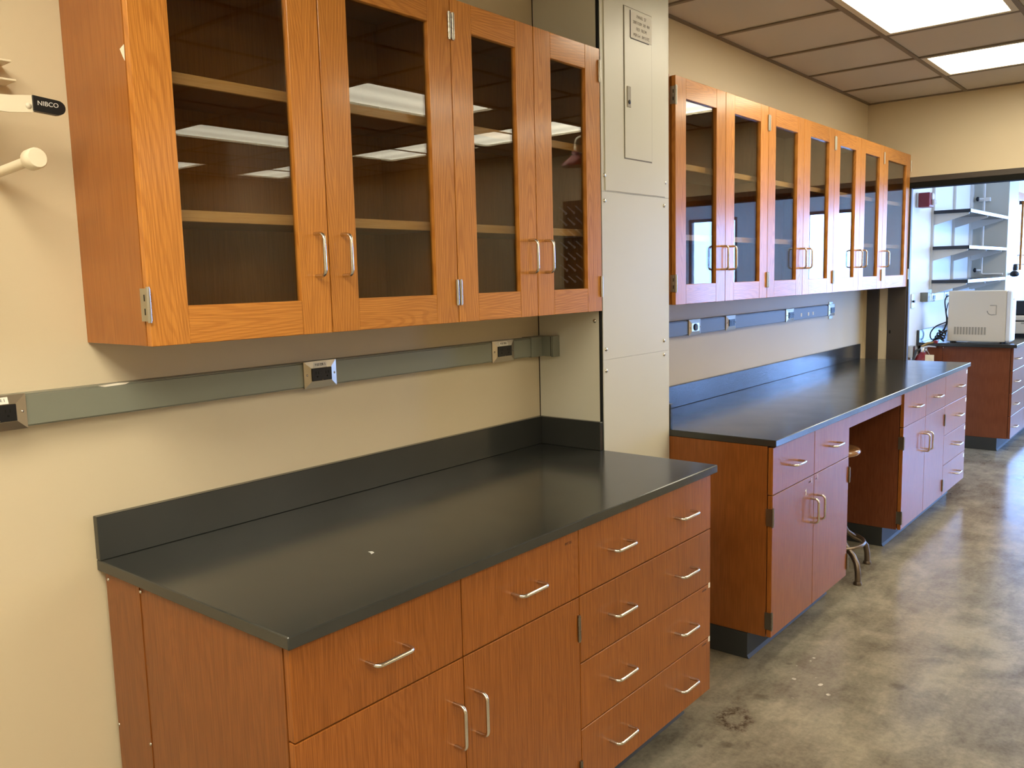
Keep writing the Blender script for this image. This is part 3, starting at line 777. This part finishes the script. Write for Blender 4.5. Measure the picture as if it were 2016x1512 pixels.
# ------------------------------------------------------------------ pipework on the near wall
vp = thing('supply_pipe', 'cream painted vertical supply pipe on the near wall, at the left edge', 'pipe', (-2.03, -.095, 1.80))
part('pipe', MB().tube([(-2.03, -.095, 1.60), (-2.03, -.095, CZ - .01)], .014, 14), 'white_pipe_paint', vp)
part('flange', MB().lathe([(.03, 0), (.03, .006), (.02, .010), (.016, .012)], (-2.03, -.095, 1.60), 'Z', 18), 'white_pipe_paint', vp)
bv = thing('ball_valve', 'ball valve with white lever arm and black lettered grip, on the near wall pipe', 'valve', (-1.96, -.10, 1.90))
part('valve_body', MB().lathe([(.017, -.055), (.017, -.035), (.024, -.030), (.024, .030), (.017, .035), (.017, .055)], (-1.958, -.098, 1.938), 'Z', 14), 'brass', bv)
part('stem_nut', MB().lathe([(.011, 0), (.011, .016), (.007, .022), (.0, .022)], (-1.958, -.119, 1.938), 'Y', 6), 'stainless', bv)
la = MB()
la.prism([(-1.975, 1.952), (-1.975, 1.922), (-1.905, 1.921), (-1.862, 1.926), (-1.855, 1.930), (-1.855, 1.961), (-1.905, 1.955)], 'Y', -.133, -.128)
part('lever_arm', la, 'white_pipe_paint', bv)
part('lever_rivet', MB().lathe([(.006, 0), (.006, .0015), (.0, .002)], (-1.868, -.133, 1.938), 'Y', 12), 'lamp_frame', bv)
gp = [(-1.860, 1.960), (-1.860, 1.929)] + [(-1.812 + .0145 * math.cos(a) * 1.1, 1.9405 + .0150 * math.sin(a)) for a in [R(x) for x in range(-90, 91, 20)]]
gr = part('lever_grip', MB().prism(gp, 'Y', -.139, -.124), 'black_plastic', bv)
text('lettering', 'NIBCO', .0130, (-1.8315, -.1393, 1.9445), 'lettering_white', gr, rot=(R(90), R(1), 0), squeeze=1.05)
pn = thing('pipe_nipple', 'capped cream pipe stub pointing out from the near wall below the valve lever', 'pipe', (-1.93, -.12, 1.80))
a, b = Vector((-1.908, -.010, 1.806)), Vector((-1.884, -.195, 1.826)); dv = (b - a).normalized()
part('pipe', MB().tube([a + dv * .012, b - dv * .02], .0105, 14), 'white_pipe_paint', pn)
part('cap', MB().tube([b - dv * .032, b - dv * .027, b - dv * .003, b], [.0175, .0212, .0212, .0190], 18), 'white_pipe_paint', pn)
sb = thing('strut_channel', 'cream strut channel bracket end on the near wall above the valve', 'bracket', (-2.0, -.03, 2.0))
z0 = 2.004; x1 = -1.858
part('web', box(-2.25, x1 - .03, -.006, -.001, z0, z0 + .034), 'white_pipe_paint', sb)
part('flange', box(-2.25, x1, -.060, -.001, z0 - .0045, z0, b=.001), 'white_pipe_paint', sb)
part('flange', box(-2.25, x1 - .006, -.060, -.001, z0 + .034, z0 + .0385, b=.001), 'white_pipe_paint', sb)
part('clamp_bolt', MB().lathe([(.006, 0), (.006, .03)], (x1 - .03, -.007, z0 + .017), 'Y', 8), 'brass', sb)

# ------------------------------------------------------------------ stool in the knee space
SX, SY = 1.755, -.530
st = thing('stool', 'round wooden lab stool with bronze foot ring tucked into the knee space', 'stool', (SX, SY, 0))
part('seat', MB().lathe([(.0, .620), (.135, .620), (.150, .628), (.155, .640), (.148, .652), (.12, .659), (.06, .654), (.0, .652)], (SX, SY, 0), 'Z', 36), 'stool_wood', st)
part('post', MB().lathe([(.02, .36), (.02, .56), (.03, .57), (.05, .615), (.05, .619)], (SX, SY, 0), 'Z', 18), 'stool_bronze', st)
part('hub', MB().lathe([(.034, .34), (.040, .36), (.040, .46), (.03, .48)], (SX, SY, 0), 'Z', 18), 'stool_bronze', st)
for k in range(4):
    an = R(-125 + 90 * k); cx, sx = math.cos(an), math.sin(an)
    prof = [(.040, .42), (.058, .33), (.082, .25), (.118, .192), (.165, .158), (.210, .135), (.237, .105), (.248, .06), (.250, .014)]
    lg = part('leg', MB().tube([(SX + r_ * cx, SY + r_ * sx, z) for r_, z in prof], .0145, 12), 'stool_bronze', st)
    part('foot_cap', MB().lathe([(.020, .0006), (.021, .006), (.017, .016)], (SX + .25 * cx, SY + .25 * sx, 0), 'Z', 14), 'stool_bronze', lg)
part('foot_ring', MB().tube([(SX + .180 * math.cos(R(a)), SY + .180 * math.sin(R(a)), .163) for a in range(0, 360, 9)], .0095, 10, closed=True), 'stool_bronze', st)

# ------------------------------------------------------------------ the next room
p2 = struct('wall_pillar_next', MB().box(7.5, 8.0, -.32, .003, 0, CZ - .001), 'pillar_paint')
p2['label'] = 'white painted pillar casing in the next room at the end of the shelves'
nb = base_cabinet('red-brown base cabinet of drawers in the next room under the computer counter', 5.50, 6.11,
                  [('drawer', 5.50, 6.11, Z[k + 1], Z[k], [5.62]) for k in range(4)], 'oak_red_veneer', 'oak_red_veneer', BG, toe=(0, 0), ysplit=-.20)
nb2 = base_cabinet('red-brown base cabinet of drawers in the next room, second from the opening', 6.11, 7.49,
                  [('drawer', 6.11, 7.49, Z[k + 1], Z[k], [6.4, 7.2]) for k in range(4)], 'oak_red_veneer', 'oak_red_veneer', BG)
STX = (5.83, 6.61, 7.33)
for k, x in enumerate(STX):
    o = MB(); o.box(x - .014, x + .014, -.012, .0035, 1.37, 2.42); o.box(x - .014, x - .009, -.018, -.012, 1.37, 2.42); o.box(x + .009, x + .014, -.018, -.012, 1.37, 2.42)
    tag(part('shelf_standard', o, 'shelf_paint'), ('slotted cream shelf standard on the next room wall, nearest the red alarm', 'slotted cream shelf standard on the next room wall, middle one', 'slotted cream shelf standard on the next room wall, beside the white pillar')[k], 'shelf standard', 'shelf standards')
for k, z in enumerate((2.073, 1.755, 1.455)):
    t = thing('wall_shelf', ('top', 'middle', 'bottom')[k] + ' black-edged wall shelf in the next room', 'shelf', (6.65, -.16, z - .03), 'black-edged wall shelves')
    part('board', box(5.80, 7.495, -.318, -.019, z - .03, z, b=.0012), 'shelf_black', t)
    for x in STX:
        pts = [(-.0185, z - .031), (-.300, z - .031), (-.300, z - .045), (-.10, z - .105), (-.0185, z - .128)]
        part('bracket', MB().prism(pts, 'X', x - .004, x + .004), 'shelf_paint', t)
# computer
PCX0, PCX1, PCY0, PCY1 = 5.56, 5.74, -.665, -.220
pc = thing('computer_tower', 'beige desktop computer tower standing on the next room counter', 'computer', (5.65, -.45, H))
part('case', box(PCX0, PCX1, PCY0, PCY1, H + .012, 1.360, b=.004), 'beige_plastic', pc)
bz = part('front_bezel', box(PCX0 - .002, PCX1 + .002, PCY0 - .045, PCY0 - .0005, H + .012, 1.362, b=.012), 'white_plastic', pc)
part('power_button', MB().lathe([(.009, 0), (.009, .003)], (PCX0 + .05, PCY0 - .045, 1.285), 'Y', 14), 'vent_slot', bz)
for z in (1.19, 1.235): part('drive_bay', box(PCX0 + .02, PCX1 - .02, PCY0 - .047, PCY0 - .0452, z, z + .036), 'lamp_frame', bz)
for k in range(11):
    y = -.272 - k * .0232
    part('vent_slot', box(PCX0 - .0012, PCX0 - .0003, y - .0155, y, .985, 1.050), 'vent_slot', pc)
grip = [(-.588, 1.235), (-.588, 1.155)] + [(-.565 + .045 * math.cos(R(a)), 1.195 + .044 * math.sin(R(a))) for a in (250, 225, 200, 180, 160, 140, 115)][0:0]
mb = MB(); pth = [(PCX0 - .001, -.545, 1.236), (PCX0 - .001, -.592, 1.236), (PCX0 - .001, -.592, 1.158)] + [(PCX0 - .001, -.560 + .036 * math.sin(R(a)), 1.190 - .034 * math.cos(R(a))) for a in range(-20, 91, 22)]
part('finger_grip', MB().tube(pth, .0035, 8), 'vent_slot', pc)
for (x, y) in ((PCX0 + .03, PCY0 + .03), (PCX1 - .03, PCY0 + .03), (PCX0 + .03, PCY1 - .03), (PCX1 - .03, PCY1 - .03)):
    part('foot', MB().lathe([(.012, H + .0005), (.014, H + .0125)], (x, y, 0), 'Z', 12), 'black_rubber', pc)
# cords
def cord(label, pts, r=.0045):
    P = [Vector(p) for p in pts]; out = []
    for i in range(len(P) - 1):
        p0, p1, p2_, p3 = P[max(i - 1, 0)], P[i], P[i + 1], P[min(i + 2, len(P) - 1)]
        for s in range(6):
            t = s / 6
            out.append(.5 * ((2 * p1) + (-p0 + p2_) * t + (2 * p0 - 5 * p1 + 4 * p2_ - p3) * t * t + (-p0 + 3 * p1 - 3 * p2_ + p3) * t ** 3))
    out.append(P[-1])
    tag(part('cord', MB().tube(out, r, 6), 'black_plastic'), label, 'cord', 'black cords behind the computer')
cord('black power cord arching from the top of the computer back', [(5.64, -.216, 1.31), (5.64, -.19, 1.313), (5.63, -.176, 1.27), (5.63, -.186, 1.18), (5.62, -.196, 1.08), (5.60, -.16, .96), (5.62, -.10, .925)], .006)
cord('thin black cable looping beside the computer power cord', [(5.668, -.216, 1.265), (5.668, -.195, 1.25), (5.668, -.182, 1.17), (5.668, -.195, 1.08), (5.668, -.13, .97), (5.668, -.08, .923)], .004)
cord('black cable sloping down to the counter behind the computer', [(5.70, -.216, 1.10), (5.70, -.16, 1.075), (5.70, -.09, 1.04), (5.70, -.05, .98), (5.71, -.06, .925), (5.80, -.10, .922)], .006)
for k in range(4):
    c0 = (5.50 + .012 * k, -.165 - .008 * k, .93 + .022 * k); rr = .042 - .004 * k
    tag(part('cord_coil', MB().tube([(c0[0] + .03 * math.cos(R(a)) * .8, c0[1] + rr * math.sin(R(a)), c0[2] + rr * .35 * math.cos(R(a * 2 + 40 * k)) + .012) for a in range(0, 360, 20)], .0065, 6, closed=True), 'black_plastic'),
        ('lowest', 'second lowest', 'second highest', 'topmost')[k] + ' loop of the black cord tangle behind the computer', 'cord', 'cord tangle loops')
# monitor and printer behind the computer
mo = thing('monitor', 'black flat monitor panel behind the beige computer, at the right edge', 'monitor', (6.46, -.72, H))
part('screen', box(6.44, 6.47, -1.0 + .25, -.52, 1.115, 1.245, b=.004), 'screen_black', mo)
pr = thing('printer', 'low beige printer behind the computer tower, at the right edge', 'printer', (6.5, -.62, H))
part('body', box(6.36, 6.72, -.742, -.40, .945, 1.055, b=.006), 'beige_plastic', pr)
part('lid', box(6.36, 6.72, -.742, -.40, 1.066, 1.110, b=.006), 'beige_plastic', pr)
part('paper_slot', box(6.365, 6.715, -.735, -.405, 1.0555, 1.0655), 'dark_gap', pr)
part('latch', box(6.358, 6.3595, -.69, -.655, 1.035, 1.050), 'vent_slot', pr)
part('base', box(6.38, 6.70, -.730, -.42, H + .0005, .9445), 'black_plastic', pr)
mo_base = part('stand', box(6.43, 6.48, -.70, -.56, 1.1105, 1.1145), 'black_plastic', mo)
# alarm
al = thing('fire_alarm', 'dark red fire alarm horn with clear strobe on the next room wall', 'fire alarm', (5.37, 0, 2.1))
part('back_box', box(5.30, 5.44, -.016, .0035, 2.078, 2.203, b=.003), 'white_plastic', al)
part('housing', box(5.29, 5.43, -.105, -.0165, 2.078, 2.200, b=.004), 'red_enamel', al)
part('strobe', MB().lathe([(.024, 0), (.026, .012), (.018, .028), (.0, .036)], (5.385, -.1055, 2.120), 'Y', 16), 'clear_strobe', al)
part('horn_grille', MB().lathe([(.030, 0), (.030, .010), (.022, .014), (.0, .014)], (5.37, -.1055, 2.168), 'Y', 16), 'white_plastic', al)
# switch, conduit box, raceway, outlets in the next room
sw = thing('light_switch', 'grey double switch plate on the next room wall beside the opening', 'switch', (5.27, 0, 1.22))
part('plate', box(5.225, 5.315, -.006, .0035, 1.222, 1.345, b=.001), 'hinge_steel', sw)
part('toggle', box(5.258, 5.284, -.020, -.0062, 1.272, 1.290, b=.001), 'black_plastic', sw)
raceway('white wiring raceway above the next room counter', 5.62, 7.49, mat='white_plastic', y=.004)
rb = thing('raceway_end_box', 'tan end box of the next room raceway', 'junction box', (5.55, 0, 1.28))
part('box', box(5.53, 5.61, -.060, .0035, 1.272, 1.350, b=.001), 'raceway_grey', rb)
part('knockout', MB().lathe([(.010, 0), (.010, .001)], (5.57, -.060, 1.31), 'Y', 12), 'vent_slot', rb)
outlet('steel outlet plate on the next room raceway, nearest the end box', 5.72, 5.84, 'duplex', y=-.0412)
outlet('steel outlet plate on the next room raceway, above the computer cords', 6.19, 6.31, 'duplex', y=-.0412)
# fire extinguisher
fx = thing('fire_extinguisher', 'dark red fire extinguisher with cream tag hung beside the next room cabinet', 'fire extinguisher', (5.24, -.11, .42))
part('cylinder', MB().lathe([(.060, .42), (.066, .43), (.066, .74), (.062, .785), (.045, .822), (.024, .838), (.022, .850)], (5.24, -.105, 0), 'Z', 24), 'red_enamel', fx)
vb = part('valve_head', MB().lathe([(.020, .8505), (.020, .885), (.014, .892)], (5.24, -.105, 0), 'Z', 14), 'stainless', fx)
part('gauge', MB().lathe([(.017, 0), (.017, .012), (.0, .013)], (5.24, -.126, .868), 'Y', 14), 'stainless', vb)
part('carry_handle', MB().tube([(5.24, -.10, .888), (5.24, -.15, .900), (5.24, -.21, .896)], [.010, .010, .007], 8), 'stainless', vb)
part('squeeze_lever', MB().tube([(5.24, -.095, .894), (5.24, -.14, .925), (5.24, -.20, .938)], [.010, .011, .008], 8), 'brass', vb)
part('pin_grip', MB().lathe([(.016, -.012), (.020, 0), (.016, .012)], (5.24, -.205, .940), 'Z', 10), 'red_enamel', vb)
part('hose', MB().tube([(5.24, -.085, .872), (5.22, -.055, .86), (5.19, -.045, .80), (5.175, -.045, .68), (5.17, -.05, .52)], .011, 8), 'black_rubber', fx)
part('inspection_tag', box(5.155, 5.158, -.215, -.145, .72, .835, b=.001), 'tag_cream', fx)
part('tag_wire', MB().tube([(5.157, -.18, .834), (5.19, -.155, .862), (5.225, -.126, .88)], .0015, 6), 'stainless', fx)
part('wall_hook', box(5.20, 5.28, -.035, .0035, .80, .90, b=.001), 'hinge_steel', fx)
# pipe with valves on the pillar
gpipe = thing('gas_pipe', 'cream gas pipe with two small valves running down the next room pillar side', 'pipe', (7.44, -.10, 1.4))
part('pipe', MB().tube([(7.45, -.100, CZ - .01), (7.45, -.100, 1.50), (7.45, -.115, 1.485), (7.45, -.300, 1.485)], .012, 10), 'shelf_paint', gpipe)
part('clamp', box(7.44, 7.498, -.155, -.05, 2.235, 2.275, b=.002), 'shelf_paint', gpipe)
for z in (2.262, 1.53):
    part('valve_handle', MB().lathe([(.010, 0), (.024, .010), (.024, .022), (.010, .030)], (7.42, -.030, z), 'Y', 10), 'black_plastic', gpipe)
    part('valve_stub', MB().tube([(7.42, -.058, z), (7.45, -.10, z)], .009, 8), 'shelf_paint', gpipe)
nz = thing('gas_cock', 'black double gas cock standing out in front of the white pillar', 'valve', (7.62, -.36, 1.45))
part('body', MB().lathe([(.020, 1.452), (.040, 1.464), (.044, 1.482), (.036, 1.502), (.020, 1.512)], (7.66, -.372, 0), 'Z', 16), 'black_plastic', nz)
part('lever', MB().lathe([(.022, 1.514), (.024, 1.545), (.020, 1.580), (.012, 1.585)], (7.66, -.378, 0), 'Z', 12), 'black_plastic', nz)
part('collar', MB().lathe([(.030, 1.5125), (.030, 1.517)], (7.66, -.375, 0), 'Z', 14), 'stainless', nz)
part('inlet', MB().tube([(7.66, -.336, 1.482), (7.66, -.3205, 1.482)], .012, 8), 'stainless', nz)
part('outlet_tip', MB().tube([(7.70, -.385, 1.482), (7.77, -.40, 1.480)], [.012, .006], 8), 'stainless', nz)
# wall cabinet past the pillar
wall_cabinet('oak wall cabinet in the next room past the white pillar, mostly beyond the right edge', 8.10, 9.04, [(8.10, 8.57, 'L', True), (8.57, 9.04, 'R', False)], filler=(8.003, 8.0995), group=OG)
tag(part('wall_plate', box(8.25, 8.33, -.006, .0035, 1.18, 1.30, b=.001), 'white_plastic'), 'white wall plate below the next room wall cabinet', 'wall plate')

# ------------------------------------------------------------------ things met only in the glass reflections
rk = thing('drying_rack', 'dark drying rack with clear pegs on the end wall right of the opening', 'drying rack', (3.93, -3.12, 1.46))
part('board', box(3.915, XE - .002, -3.30, -3.03, 1.46, 2.26, b=.004), 'bronze_frame', rk)
PEG = MB().tube([(0, 0, 0), (-.10, 0, .05)], [.007, .006], 8).lathe([(.013, 0), (.013, .004)], (-.002, 0, 0), 'X', 10).mesh('peg', ['white_plastic'])
for i in range(7):
    for j in range(3): link('peg', PEG, (3.914, -3.26 + .09 * j, 1.52 + .105 * i), rk)
sh = thing('shower_head', 'red emergency shower head hanging from the ceiling near the opening', 'shower head', (3.2, -2.64, 2.45))
part('dome', MB().lathe([(.115, 2.455), (.112, 2.475), (.06, 2.52), (.03, 2.545), (.026, 2.575), (.0, 2.576)], (3.2, -2.64, 0), 'Z', 24), 'red_enamel', sh)
part('drop_pipe', MB().tube([(3.2, -2.64, 2.577), (3.2, -2.64, 2.64), (3.2, -2.62, 2.675), (3.2, -2.58, 2.685), (3.2, -2.54, 2.675), (3.2, -2.53, 2.60)], .012, 8), 'white_pipe_paint', sh)
